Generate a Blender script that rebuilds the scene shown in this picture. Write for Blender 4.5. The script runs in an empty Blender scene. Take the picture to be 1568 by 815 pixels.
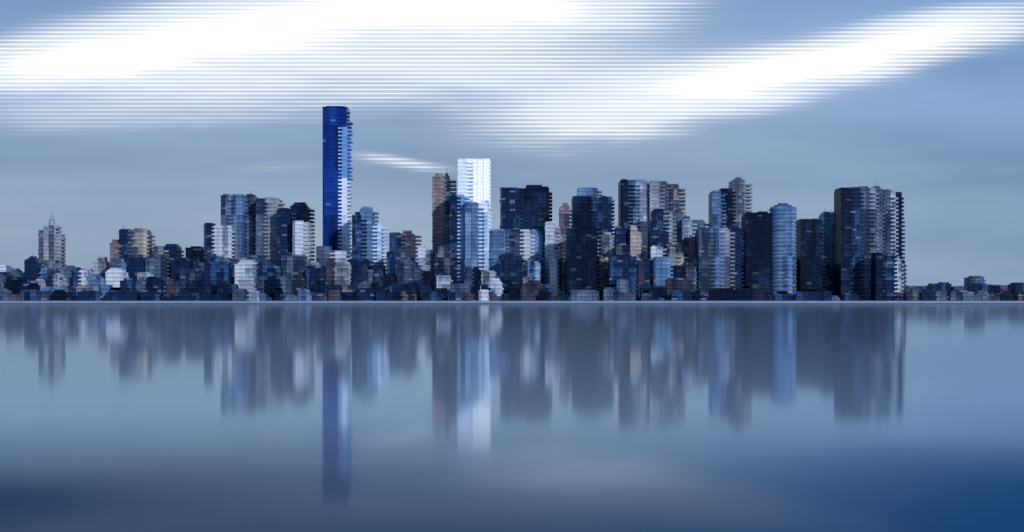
import bpy, bmesh, math, random
from mathutils import Vector
random.seed(11)
R=random.Random(7)
S=bpy.context.scene
D=2178.0      # metres from viewpoint to the shoreline
HC=6.0
HZ=460.0

def lin(c):
    o=[]
    for v in c:
        v/=255.0
        o.append(v/12.92 if v<=0.04045 else ((v+0.055)/1.055)**2.4)
    return (o[0],o[1],o[2],1.0)

# ---------------------------------------------------------------- node helper
class NT:
    def __init__(s,nt):
        s.nt=nt; nt.nodes.clear()
    def n(s,t,**k):
        x=s.nt.nodes.new(t)
        for a,b in k.items(): setattr(x,a,b)
        return x
    def l(s,a,b): s.nt.links.new(a,b)
    def m(s,op,a,b=None,c=None,clamp=False):
        x=s.n('ShaderNodeMath',operation=op); x.use_clamp=clamp
        for i,v in enumerate((a,b,c)):
            if v is None: continue
            if isinstance(v,(int,float)): x.inputs[i].default_value=v
            else: s.l(v,x.inputs[i])
        return x.outputs[0]
    def mr(s,v,a,b,c=0.0,d=1.0,smooth=True):
        x=s.n('ShaderNodeMapRange'); x.clamp=True
        if smooth: x.interpolation_type='SMOOTHSTEP'
        s.l(v,x.inputs['Value'])
        for nm,val in zip(('From Min','From Max','To Min','To Max'),(a,b,c,d)):
            x.inputs[nm].default_value=val
        return x.outputs['Result']
    def mix(s,f,a,b,mode='MIX'):
        x=s.n('ShaderNodeMix'); x.data_type='RGBA'; x.blend_type=mode
        if isinstance(f,(int,float)): x.inputs[0].default_value=f
        else: s.l(f,x.inputs[0])
        for i,v in ((6,a),(7,b)):
            if isinstance(v,tuple): x.inputs[i].default_value=v
            else: s.l(v,x.inputs[i])
        return x.outputs[2]
    def xyz(s,x,y,z):
        c=s.n('ShaderNodeCombineXYZ')
        for i,v in enumerate((x,y,z)):
            if isinstance(v,(int,float)): c.inputs[i].default_value=v
            else: s.l(v,c.inputs[i])
        return c.outputs[0]
    def noise(s,vec,scale,detail=2,rough=.5):
        x=s.n('ShaderNodeTexNoise'); s.l(vec,x.inputs['Vector'])
        x.inputs['Scale'].default_value=scale; x.inputs['Detail'].default_value=detail
        x.inputs['Roughness'].default_value=rough
        return x.outputs['Fac']

# ---------------------------------------------------------------- sky
SUN=Vector((0.55,-0.78,0.40)).normalized()
w=bpy.data.worlds.new("World"); S.world=w; w.use_nodes=True
t=NT(w.node_tree)
sky=t.n('ShaderNodeTexSky'); sky.sky_type='NISHITA'; sky.sun_disc=False
sky.sun_elevation=math.asin(SUN.z); sky.sun_rotation=math.atan2(SUN.x,SUN.y)
tc=t.n('ShaderNodeTexCoord'); sp=t.n('ShaderNodeSeparateXYZ'); t.l(tc.outputs['Generated'],sp.inputs[0])
yy=t.m('MAXIMUM',t.m('ABSOLUTE',sp.outputs[1]),0.08)
X=t.m('MULTIPLY',t.m('DIVIDE',sp.outputs[0],yy),D)
Y=t.m('MULTIPLY',t.m('DIVIDE',sp.outputs[2],yy),D)
P=t.xyz(t.m('MULTIPLY',X,0.0012),t.m('MULTIPLY',Y,0.007),0.0)
n1=t.noise(P,1.0,3,.5); 
P2=t.xyz(t.m('MULTIPLY',X,0.004),t.m('MULTIPLY',Y,0.03),3.3)
n2=t.noise(P2,1.0,3,.55)
Xd=X
Yd=t.m('ADD',Y,t.m('ADD',t.m('MULTIPLY',t.m('SUBTRACT',n1,.5),70.0),t.m('MULTIPLY',t.m('SUBTRACT',n2,.5),26.0)))
def gauss(px,py,ang,sx,sy,amp):
    cx=px-784; cy=HZ-py; c=math.cos(ang); s_=math.sin(ang)
    dx=t.m('SUBTRACT',Xd,cx); dy=t.m('SUBTRACT',Yd,cy)
    a=t.m('ADD',t.m('MULTIPLY',dx,c/sx),t.m('MULTIPLY',dy,s_/sx))
    b=t.m('SUBTRACT',t.m('MULTIPLY',dy,c/sy),t.m('MULTIPLY',dx,s_/sy))
    r=t.m('ADD',t.m('MULTIPLY',a,a),t.m('MULTIPLY',b,b))
    return t.m('MULTIPLY',t.m('EXPONENT',t.m('MULTIPLY',r,-1.0)),amp)
gs=[(110,90,0.10,230,40,1.1),(400,45,0.12,300,55,1.25),(800,0,0.05,250,66,1.25),(400,130,0.08,360,44,.55),
    (1210,108,0.17,240,40,1.55),(1470,45,0.20,150,36,.75),(930,182,0.08,210,38,.62),(820,120,0.0,270,62,.46),
    (610,250,-0.12,90,9,.55),(430,258,0.03,130,8,.25),(250,185,0.05,330,26,.26)]
d=None
for g in gs:
    q=gauss(*g); d=q if d is None else t.m('ADD',d,q)
d=t.m('MULTIPLY',d,t.mr(n2,.25,.75,.78,1.18,False))
saw=t.m('FRACT',t.m('DIVIDE',Y,6.27))
tri=t.m('ABSOLUTE',t.m('SUBTRACT',saw,.5))
stripe=t.mr(tri,.10,.24,1,0)
gap=t.mr(tri,.30,.46,0,1)
core=t.mr(d,.45,1.3); wide=t.mr(d,.12,.66)
core=t.m('SUBTRACT',core,t.m('MULTIPLY',gap,t.mr(d,.95,1.5,.38,0)),clamp=True)
cl=t.m('MAXIMUM',core,t.m('MULTIPLY',wide,stripe))
cl=t.m('MAXIMUM',cl,t.m('MULTIPLY',t.mr(d,.05,1.0),.6))
ramp=t.n('ShaderNodeValToRGB'); t.l(t.mr(Y,-30,520,0,1,False),ramp.inputs[0])
e=ramp.color_ramp; e.elements[0].position=0; e.elements[0].color=lin((150,168,194))
e.elements[1].position=1; e.elements[1].color=lin((126,161,204))
for p_,c_ in ((.12,(146,166,193)),(.30,(140,164,192)),(.45,(132,158,190)),(.62,(140,165,203))):
    k=e.elements.new(p_); k.color=lin(c_)
P3=t.xyz(t.m('MULTIPLY',X,0.0013),t.m('MULTIPLY',Y,0.008),9.1)
n3=t.mr(t.noise(P3,1.0,3,.5),.32,.68,0,1)
base=t.mix(n3,t.mix(1.0,ramp.outputs[0],(.83,.87,.90,1),'MULTIPLY'),t.mix(1.0,ramp.outputs[0],(1.12,1.10,1.07,1),'MULTIPLY'))
rt=t.mr(X,200,800,0,1)
base=t.mix(rt,base,t.mix(1.0,base,(.84,.94,1.01,1),'MULTIPLY'))
base10=t.mix(1.0,base,(10,10,10,1),'MULTIPLY')
base10=t.mix(0.06,base10,sky.outputs[0])
col=t.mix(cl,base10,(10.3,10.6,11.2,1))
bg=t.n('ShaderNodeBackground'); t.l(col,bg.inputs[0]); bg.inputs[1].default_value=0.1
wo=t.n('ShaderNodeOutputWorld'); t.l(bg.outputs[0],wo.inputs[0])

sl=bpy.data.lights.new('sun','SUN'); sl.energy=2.8; sl.angle=math.radians(.6); sl.color=(1,.985,.965)
so=bpy.data.objects.new('sun',sl); S.collection.objects.link(so)
so.rotation_euler=SUN.to_track_quat('Z','Y').to_euler(); so.location=(300,-200,600)

# ---------------------------------------------------------------- facade materials
PAL={  # blue of distance haze is mixed into these facade colours
 'navy':[(14,30,60),(24,43,80),(34,60,101),(12,25,52),(52,80,123)],
 'deep':[(9,18,39),(13,26,51),(21,37,68),(29,49,82),(10,19,43)],
 'royal':[(10,40,106),(16,52,130),(9,30,86),(22,62,144),(11,35,92)],
 'steel':[(72,102,140),(94,124,164),(60,86,124),(116,148,186),(48,72,110)],
 'sky':[(126,168,216),(108,152,206),(154,190,230),(96,138,192),(176,206,238)],
 'ice':[(186,206,232),(206,218,238),(160,188,222),(222,232,244),(136,168,210)],
 'slate':[(54,68,94),(74,90,116),(42,54,80),(100,116,140),(30,42,67)],
 'grey':[(112,120,138),(136,142,158),(84,94,116),(162,168,180),(60,72,96)],
 'pale':[(162,172,190),(184,192,208),(130,142,166),(204,210,224),(98,114,144)],
 'beige':[(134,128,130),(156,148,148),(98,98,110),(182,174,170),(56,64,88)],
 'pink':[(100,88,104),(120,103,114),(72,72,96),(142,127,134),(44,52,80)],
 'brown':[(50,50,68),(66,62,78),(36,40,62),(88,84,98),(25,34,58)],
 'white':[(253,254,255),(248,251,255),(255,255,255),(240,246,254),(252,252,255)],
 'mixed':[(26,40,68),(108,114,130),(46,64,96),(136,134,140),(17,30,56)],
 'mixblue':[(22,42,82),(94,128,170),(42,74,120),(142,172,206),(18,32,60)],
}
MATS={}
def fac(name):
    if name in MATS: return MATS[name]
    m=bpy.data.materials.new('facade_'+name); m.use_nodes=True
    q=NT(m.node_tree)
    tc=q.n('ShaderNodeTexCoord'); s=q.n('ShaderNodeSeparateXYZ'); q.l(tc.outputs['Object'],s.inputs[0])
    oi=q.n('ShaderNodeObjectInfo'); rnd=q.m('MULTIPLY',oi.outputs['Random'],97.0)
    h=q.m('ADD',s.outputs[0],q.m('MULTIPLY',s.outputs[1],.83)); h=q.m('ADD',h,0.37)
    z=q.m('ADD',s.outputs[2],.11)
    def cell(cw,ch,seed,jit=0.0):
        zz=q.m('FLOOR',q.m('DIVIDE',z,ch))
        hh=q.m('FLOOR',q.m('ADD',q.m('DIVIDE',h,cw),q.m('MULTIPLY',q.m('FRACT',q.m('MULTIPLY',zz,.618)),jit)))
        wn=q.n('ShaderNodeTexWhiteNoise',noise_dimensions='3D')
        q.l(q.xyz(hh,zz,q.m('ADD',rnd,seed)),wn.inputs['Vector'])
        return wn.outputs['Value']
    c1=cell(14.0,6.27,1.0,.25); c2=cell(6.2,6.27,5.0); c3=cell(9.5,75.0,9.0); c4=cell(40.0,18.8,31.0)
    v=q.m('ADD',q.m('ADD',q.m('MULTIPLY',c1,.20),q.m('MULTIPLY',c2,.12)),q.m('ADD',q.m('MULTIPLY',c3,.52),q.m('MULTIPLY',c4,.16)))
    v=q.mr(v,.15,.85,0,1,False)
    r=q.n('ShaderNodeValToRGB'); q.l(v,r.inputs[0]); cr=r.color_ramp
    pal=[lin(c) for c in PAL[name]]
    cr.elements[0].position=0; cr.elements[0].color=pal[2]
    cr.elements[1].position=1; cr.elements[1].color=pal[3]
    for p_,i in ((.22,4),(.40,0),(.72,1)):
        k=cr.elements.new(p_); k.color=pal[i]
    fz=q.m('FRACT',q.m('DIVIDE',z,3.135)); fh=q.m('FRACT',q.m('DIVIDE',h,2.05))
    win=q.m('MULTIPLY',q.m('GREATER_THAN',fz,.38),q.m('GREATER_THAN',fh,.3))
    wc=cell(2.05,3.135,13.0)
    band=q.m('MULTIPLY',win,q.mr(wc,.1,1,.14,.36))
    if name=='white': band=q.m('MULTIPLY',band,.05)
    if name=='ice': band=q.m('MULTIPLY',band,.5)
    col=q.mix(band,r.outputs[0],q.mix(1.0,r.outputs[0],(.36,.46,.62,1),'MULTIPLY'))
    # alternating spandrel / vision-glass courses
    sb=q.m('GREATER_THAN',q.m('FRACT',q.m('DIVIDE',z,6.27)),.5)
    if name!='white':
        col=q.mix(q.m('MULTIPLY',sb,.6 if name!='ice' else .35),col,q.mix(1.0,col,(.52,.60,.72,1),'MULTIPLY'))
        col=q.mix(1.0,col,(1.14,1.12,1.10,1),'MULTIPLY')
    lit=q.m('MULTIPLY',q.m('GREATER_THAN',cell(8.2,3.135,21.0),.975),.3 if name!='deep' else .12)
    col=q.mix(lit,col,lin((160,174,198)))
    b=q.n('ShaderNodeBsdfPrincipled'); q.l(col,b.inputs['Base Color'])
    q.l(q.mr(win,0,1,.6,.3,False),b.inputs['Roughness'])
    b.inputs['Specular IOR Level'].default_value=.10
    b.inputs['Specular Tint'].default_value=(.55,.75,1,1)
    o=q.n('ShaderNodeOutputMaterial'); q.l(b.outputs[0],o.inputs[0])
    MATS[name]=m; return m
def plain(name,c,rough=.7,var=.25,scale=.05):
    m=bpy.data.materials.new(name); m.use_nodes=True; q=NT(m.node_tree)
    g=q.n('ShaderNodeTexCoord'); n=q.noise(g.outputs['Object'],scale,5,.6)
    cc=lin(c); a=tuple(x*(1-var) for x in cc[:3])+(1,); b_=tuple(min(1,x*(1+var)) for x in cc[:3])+(1,)
    b=q.n('ShaderNodeBsdfPrincipled'); q.l(q.mix(n,a,b_),b.inputs['Base Color']); b.inputs['Roughness'].default_value=rough
    o=q.n('ShaderNodeOutputMaterial'); q.l(b.outputs[0],o.inputs[0]); return m

def box(bm,x0,x1,y0,y1,z0,z1,mi=0):
    vs=[bm.verts.new(p) for p in ((x0,y0,z0),(x1,y0,z0),(x1,y1,z0),(x0,y1,z0),(x0,y0,z1),(x1,y0,z1),(x1,y1,z1),(x0,y1,z1))]
    for f in ((0,1,5,4),(1,2,6,5),(2,3,7,6),(3,0,4,7),(4,5,6,7),(3,2,1,0)):
        bm.faces.new([vs[i] for i in f]).material_index=mi
def finish(bm,name,loc,mats):
    me=bpy.data.meshes.new(name); bm.to_mesh(me); bm.free()
    for m in mats: me.materials.append(m)
    o=bpy.data.objects.new(name,me); o.location=loc; S.collection.objects.link(o); return o

def building(name,bays,dy,depth=45,roof=True,left=True,period=6.27):
    """bays: (x0,x1,top,palette,slab_reach) left to right, in shoreline metres"""
    s=(D+dy)/D
    xa=bays[0][0]; xb=max(b[1] for b in bays); mid=(xa+xb)/2
    ox=(mid-784)*s; bm=bmesh.new(); mats=[]
    tall=(HZ-min(b[2] for b in bays))>60
    for i,b in enumerate(bays):
        x0,x1,top,pal,tooth=b[:5]
        m=fac(pal)
        if m not in mats: mats.append(m)
        mi=mats.index(m)
        X0=(x0-mid)*s; X1=(x1-mid)*s; Z=HC+(HZ-top)*s
        yf=i*1.7; yb=depth-i*1.3
        box(bm,X0,X1,yf,yb,0,Z,mi)
        k=1; amp=tooth*(1.35 if tall else .8)
        while k*period<Z-1.5:
            z=k*period
            if R.random()<.05: amp=tooth*R.uniform(1.0,1.7)*(1 if tall else .6)
            if tooth>0:
                L=amp*R.uniform(.96,1.04)
                box(bm,X1-1.0,X1+L,yf-.5,yf+(yb-yf)*.7,z-2.9,z,mi)
            if left and tall and i==0 and R.random()<.25:
                box(bm,X0-R.uniform(.6,1.6),X0+1,yf-.4,yf+depth*.5,z-2.7,z-.2,mi)
            box(bm,X0+1.3,X1-1.3,yf-.35,yf+.5,z-.55,z-.05,mi)
            k+=1
        if X1-X0>16:
            n=int((X1-X0)//R.uniform(7,12)); 
            for j in range(1,n):
                px=X0+(X1-X0)*j/n
                box(bm,px-.45,px+.45,yf-.8,yf+.6,0,Z-1.2,mi)
        if roof:
            wd=X1-X0; zz=Z-.02; a=X0; c=X1
            box(bm,X0-.5,X1+.5,yf-.7,yf+.9,Z-1.1,Z+.9,mi)
            for j in range(R.choice((1,1,2))):
                sh=R.uniform(.12,.32)*wd
                a+=sh*R.random(); c-=sh*R.random()
                if c-a<4: break
                hh=R.uniform(2.0,4.2)
                box(bm,a,c,yf+3+j*2,yb-4-j*3,zz,zz+hh,mi); zz+=hh-.02
            if R.random()<.22:
                ax=R.uniform(a,c); box(bm,ax-.3,ax+.3,yf+8,yf+8.6,zz,zz+R.uniform(3,8),mi)
    return finish(bm,name,(ox,D+dy,0),mats)

B=building
# ---- landmark towers -------------------------------------------------------
def supertall():
    dy=215; s=(D+dy)/D; bm=bmesh.new(); mats=[fac('royal'),fac('steel'),fac('navy'),fac('ice'),fac('sky')]
    H=HC+(HZ-164)*s
    box(bm,-22,4,0,44,0,H,0)
    z1=H*.64; z2=H*.90
    box(bm,3,19,1.5,40,0,z1,3)
    box(bm,3,18.8,1.6,40,z1,z2,4)
    box(bm,3,18.6,1.7,40,z2,H-1,0)
    k=1
    while k*6.27<H-3:
        z=k*6.27
        L=R.uniform(4,5)+2.5*(z/H)
        box(bm,3,4+L,-.2,8,z-2.9,z,0)
        mi=3 if z<z1 else (4 if z<z2 else 1)
        box(bm,17,19+(R.uniform(3,8) if z<H-22 else R.uniform(1,4)),1.9,30,z-2.9,z,mi)
        k+=1
    box(bm,-22.4,18.9,-.4,40.5,H-.9,H+.6,0)
    box(bm,-17,12,5,34,H+.58,H+2.6,2)
    box(bm,14.2,14.8,10,10.6,H+.55,H+7,2)
    finish(bm,'supertall_glass_tower',((514-784)*s,D+dy,0),mats)
supertall()
B('white_skyscraper',[(701,715,243,'ice',8),(715,750,243,'white',1)],210,45,roof=False)
B('office_tower',[(712,733,312,'steel',6),(733,749,312,'ice',3)],150,40)
B('brick_skyscraper',[(662,679,272,'pink',6),(679,688,270,'slate',7)],205,40)
B('glass_office_tower',[(689,700,300,'navy',5),(700,711,300,'sky',6)],160,35)
B('stone_tower',[(59,70,352,'grey',0),(66,84,345,'grey',4),(84,92,358,'grey',3)],260,28,roof=False)
B('office_tower',[(338,350,300,'slate',5),(350,374,300,'steel',5),(374,388,300,'slate',5)],220,50)
B('office_tower',[(392,404,306,'slate',6),(404,425,304,'grey',6)],200,50)
B('glass_office_tower',[(424,444,322,'navy',7),(444,470,316,'deep',7)],180,40)
B('office_tower',[(448,464,338,'pale',7),(464,474,340,'grey',5)],165,9,roof=False)
B('apartment_tower',[(168,181,373,'pink',3)],150,30)
B('apartment_tower',[(182,196,353,'navy',6),(196,224,354,'beige',7)],160,40)
B('office_building',[(234,250,379,'grey',6),(250,270,379,'navy',5)],150,40)
B('office_building',[(284,308,380,'deep',5)],150,40)
B('office_tower',[(312,324,345,'navy',4),(324,354,348,'pale',4)],150,40)
B('glass_office_tower',[(539,553,330,'navy',6),(551,570,322,'steel',6),(570,584,345,'ice',6)],150,40)
B('office_building',[(596,614,358,'navy',5),(614,634,359,'pink',7)],170,40)
B('office_building',[(484,505,377,'slate',5),(505,530,384,'pale',5)],150,35,roof=False)
B('glass_office_block',[(766,796,289,'navy',3),(796,841,289,'deep',4)],220,55)
B('office_tower',[(750,774,354,'steel',5),(776,796,352,'slate',5),(796,812,354,'pale',6),(812,830,356,'steel',6)],150,45)
B('office_building',[(835,850,342,'pale',6),(850,862,350,'beige',3)],140,35)
B('brick_tower',[(857,872,318,'pink',4)],190,30)
B('glass_office_block',[(877,905,302,'deep',3),(905,937,302,'navy',4)],215,50)
B('office_building',[(885,915,289,'steel',5)],268,30)
B('glass_office_tower',[(868,892,352,'deep',4),(892,914,348,'deep',6)],60,40)
B('office_tower',[(950,962,277,'deep',7),(962,974,277,'steel',5),(974,992,277,'pale',6)],225,50)
B('office_tower',[(995,1010,279,'grey',7),(1010,1022,281,'slate',5),(1022,1040,284,'beige',8)],222,50)
B('apartment_tower',[(1000,1016,322,'navy',6),(1016,1030,326,'grey',6),(1030,1046,328,'slate',8)],160,40)
B('apartment_tower',[(1045,1060,338,'pale',6),(1060,1080,340,'slate',7)],150,40)
B('glass_office_tower',[(1091,1104,294,'steel',6),(1104,1122,290,'deep',4),(1122,1142,276,'grey',7)],200,48)
B('glass_office_tower',[(1070,1088,352,'slate',6),(1088,1104,350,'steel',5),(1104,1118,352,'grey',6),(1118,1136,350,'navy',5)],60,40)
B('dark_office_tower',[(1142,1160,329,'deep',2),(1160,1180,327,'deep',2)],62,42)
B('dark_office_tower',[(1226,1244,339,'deep',3),(1244,1260,338,'deep',3)],62,40)
B('office_tower',[(1262,1274,329,'steel',5),(1274,1284,327,'grey',3)],140,40)
B('apartment_tower',[(1288,1302,291,'deep',3),(1302,1318,289,'navy',4),(1318,1332,289,'slate',5),(1332,1342,289,'grey',4),(1342,1353,290,'slate',2)],66,50)
B('dark_office_tower',[(1354,1364,296,'slate',4),(1364,1372,296,'pale',3),(1372,1382,296,'deep',3)],80,44)
B('office_building',[(1341,1352,390,'deep',4),(1352,1370,390,'navy',4),(1370,1381,398,'pale',3)],30,30)

def round_tower():
    dy=50; s=(D+dy)/D; bm=bmesh.new(); H=HC+(HZ-316)*s; N=40
    def ring(r,z0,z1,mi):
        a=[bm.verts.new((r*math.cos(2*math.pi*i/N),r*.9*math.sin(2*math.pi*i/N),z0)) for i in range(N)]
        b=[bm.verts.new((v.co.x,v.co.y,z1)) for v in a]
        for i in range(N):
            bm.faces.new((a[i],a[(i+1)%N],b[(i+1)%N],b[i])).material_index=mi
        bm.faces.new(b).material_index=mi; bm.faces.new(a[::-1]).material_index=mi
    ring(20,0,H,0); k=1
    while k*6.27<H: 
        ring(21.6,k*6.27-3.0,k*6.27,1); k+=1
    ring(14,H,H+3,0); ring(8,H+3,H+6,0)
    finish(bm,'round_glass_tower',((1203-784)*s,D+dy+22,0),[fac('steel'),fac('steel')])
round_tower()

bm=bmesh.new()
for k,(r,z0,z1) in enumerate(((7,0,8),(5,8,13),(3,13,17),(1.0,17,24))):
    a=[bm.verts.new((r*math.cos(i*math.pi/4),r*math.sin(i*math.pi/4),z0)) for i in range(8)]
    b=[bm.verts.new((v.co.x*.7,v.co.y*.7,z1)) for v in a]
    for i in range(8): bm.faces.new((a[i],a[(i+1)%8],b[(i+1)%8],b[i]))
    bm.faces.new(b)
sp_=finish(bm,'spire',(0,0,0),[fac('grey')])
st=bpy.data.objects['stone_tower']; sp_.parent=st
sp_.location=((76-75.5)*1.12,12,HC+(HZ-346)*(D+260)/D)

# ---- infill ---------------------------------------------------------------
def pick(x,low=False):
    if low: 
        if R.random()<.86: return R.choice(['deep','navy','deep','navy','slate','slate','brown'])
        return R.choice(['grey','pale','steel','mixed'])
    if x<300: return R.choice(['navy','slate','steel','mixed','grey','slate','pale','slate','grey'])
    if x<640: return R.choice(['deep','navy','slate','brown','mixed','mixblue','pale','grey','navy'])
    if x<900: return R.choice(['navy','steel','mixblue','mixed','slate','pale','deep','grey'])
    if x<1090: return R.choice(['beige','pink','mixed','pale','slate','grey','brown','beige','navy'])
    return R.choice(['deep','navy','deep','slate','mixed','navy'])
def row(xs,xe,t0,t1,dy,depth,w0,w1,skip=(),name='mid_rise_building',gap=.1,low=False):
    x=xs
    while x<xe:
        wd=R.uniform(w0,w1)
        if R.random()<gap: x+=R.uniform(3,10)
        a,b=x,min(x+wd,xe)
        if not any(a<k1 and b>k0 for k0,k1 in skip) and b-a>5:
            top=R.uniform(t0,t1); p=pick(x,low)
            if b-a>16 and R.random()<.6:
                m_=a+(b-a)*R.uniform(.35,.65)
                B(name,[(a,m_,top,p,R.uniform(1,5)),(m_,b,top+R.uniform(-3,9),pick(x,low),R.uniform(1,6))],dy+R.uniform(-6,6),depth)
            else: B(name,[(a,b,top,p,R.uniform(1,6))],dy+R.uniform(-6,6),depth)
        x=b+R.uniform(.3,3)
row(-60,170,398,422,160,30,14,30,name='low_rise_building')
row(170,640,384,412,112,26,18,32)
row(640,930,376,405,112,26,18,32,((700,752),))
row(915,1086,344,385,112,26,14,26)
row(915,1086,375,410,82,20,12,24,name='apartment_building')
row(1090,1386,395,410,115,20,14,26)
row(-60,312,414,440,70,30,16,34,name='low_rise_building')
row(312,1066,392,428,48,24,22,42,((862,920),),low=True)
row(-60,1290,424,444,12,18,20,46,((1064,1300),(862,920)),name='low_rise_building',gap=.25,low=True)
row(-70,1386,444,453,-10,12,18,50,((1338,1390),),name='waterfront_building',gap=.2,low=True)
row(1388,1700,434,446,420,40,18,44,name='low_rise_building',gap=.3,low=True)
row(1388,1700,447,455,5,20,14,40,name='waterfront_building',gap=.5,low=True)
row(-260,-60,400,436,150,40,14,30,name='low_rise_building')
B('low_rise_building',[(1484,1507,425,'slate',4)],500,30)

# ---- distant hills --------------------------------------------------------
bm=bmesh.new(); nx=160
rows_=[]
for j in range(7):
    r_=[]
    for i in range(nx+1):
        x=-3600+7200*i/nx
        f=math.sin(j/6*math.pi)
        hgt=f*(50+8*math.sin(x*.0031+1)+5*math.sin(x*.011)+3*math.sin(x*.037+j))
        r_.append(bm.verts.new((x,3500+j*150,max(hgt,0)+1.5)))
    rows_.append(r_)
for j in range(6):
    for i in range(nx):
        bm.faces.new((rows_[j][i],rows_[j][i+1],rows_[j+1][i+1],rows_[j+1][i]))
finish(bm,'hills',(0,0,0),[plain('hill_woodland',(56,76,108),.9,.3,.01)])

# ---- land, sea wall, water -------------------------------------------------
bm=bmesh.new(); box(bm,-5000,5000,2172,5200,-3,2.6); finish(bm,'ground',(0,0,0),[plain('city_ground',(60,68,84),.9)])
bm=bmesh.new()
box(bm,-2500,2500,2158,2165,-2,2.2,0)
box(bm,-2500,2500,2157,2166,2.2,5.0,1)
for i in range(500):
    x=-2500+i*10; box(bm,x,x+.8,2157.4,2158,-2,2.15,0)
finish(bm,'sea_wall',(0,0,0),[plain('wet_concrete',(78,97,130),.7,.15,.03),plain('pale_concrete',(126,141,170),.7,.15,.03)])
bm=bmesh.new(); box(bm,-2500,2500,2166.1,2171.9,-2,3.4,0); finish(bm,'promenade',(0,0,0),[plain('paving',(100,106,120),.8)])

m=bpy.data.materials.new('calm_water'); m.use_nodes=True; q=NT(m.node_tree)
tc=q.n('ShaderNodeTexCoord'); 
s_=q.n('ShaderNodeSeparateXYZ'); q.l(tc.outputs['Object'],s_.inputs[0])
wx,wy=s_.outputs[0],s_.outputs[1]
nz=q.noise(q.xyz(q.m('MULTIPLY',wx,.035),q.m('MULTIPLY',wy,.03),2.0),1.0,3,.5)
def patch(cx,cy,rx,ry):
    a=q.m('DIVIDE',q.m('SUBTRACT',wx,cx),rx); b=q.m('DIVIDE',q.m('SUBTRACT',wy,cy),ry)
    return q.m('EXPONENT',q.m('MULTIPLY',q.m('ADD',q.m('MULTIPLY',a,a),q.m('MULTIPLY',b,b)),-1.0))
# dark patches painted in: reflected sky dimmed around two near points
dim_refl=q.m('ADD',patch(-18,43,10,9),patch(20,44,11,15),clamp=True)
fr=q.n('ShaderNodeFresnel'); fr.inputs['IOR'].default_value=1.333
fcn=q.m('ADD',fr.outputs[0],q.m('MULTIPLY',q.m('SUBTRACT',nz,.5),.12))
fcn=q.m('SUBTRACT',fcn,q.m('MULTIPLY',dim_refl,.12))
refl=q.mr(fcn,.32,.68,.04,.96)
gl=q.n('ShaderNodeBsdfGlossy'); gl.distribution='GGX'; gl.inputs['Color'].default_value=(.81,.885,.95,1)
gl.inputs['Roughness'].default_value=.055
gr=q.n('ShaderNodeBsdfGlossy'); gr.distribution='GGX'; gr.inputs['Color'].default_value=(.56,.71,.86,1)
gr.inputs['Roughness'].default_value=.22
g2=q.n('ShaderNodeMixShader'); q.l(q.mr(fr.outputs[0],.45,.95,.55,.14,False),g2.inputs[0]); q.l(gl.outputs[0],g2.inputs[1]); q.l(gr.outputs[0],g2.inputs[2])
dcol=q.mix(q.mr(wx,-12,18),lin((20,48,76)),lin((16,76,118)))
dcol=q.mix(q.mr(nz,.3,.7,0,.5),dcol,lin((34,72,106)))
df=q.n('ShaderNodeBsdfDiffuse'); q.l(dcol,df.inputs[0])
mx=q.n('ShaderNodeMixShader'); q.l(refl,mx.inputs[0]); q.l(df.outputs[0],mx.inputs[1]); q.l(g2.outputs[0],mx.inputs[2])
o=q.n('ShaderNodeOutputMaterial'); q.l(mx.outputs[0],o.inputs[0])
bm=bmesh.new()
vs=[bm.verts.new(p) for p in ((-9000,-600,0),(9000,-600,0),(9000,9000,0),(-9000,9000,0))]; bm.faces.new(vs)
finish(bm,'water',(0,0,0),[m])

# ---- camera -----------------------------------------------------------------
cd=bpy.data.cameras.new('camera'); cam=bpy.data.objects.new('camera',cd); S.collection.objects.link(cam)
cam.location=(0,0,HC); cam.rotation_euler=(math.pi/2,0,0)
cd.lens=50; cd.sensor_width=36; cd.shift_y=(HZ-407.5)/1568; cd.clip_end=30000; cd.clip_start=.5
S.camera=cam
S.view_settings.view_transform='Standard'; S.view_settings.look='None'; S.view_settings.exposure=0
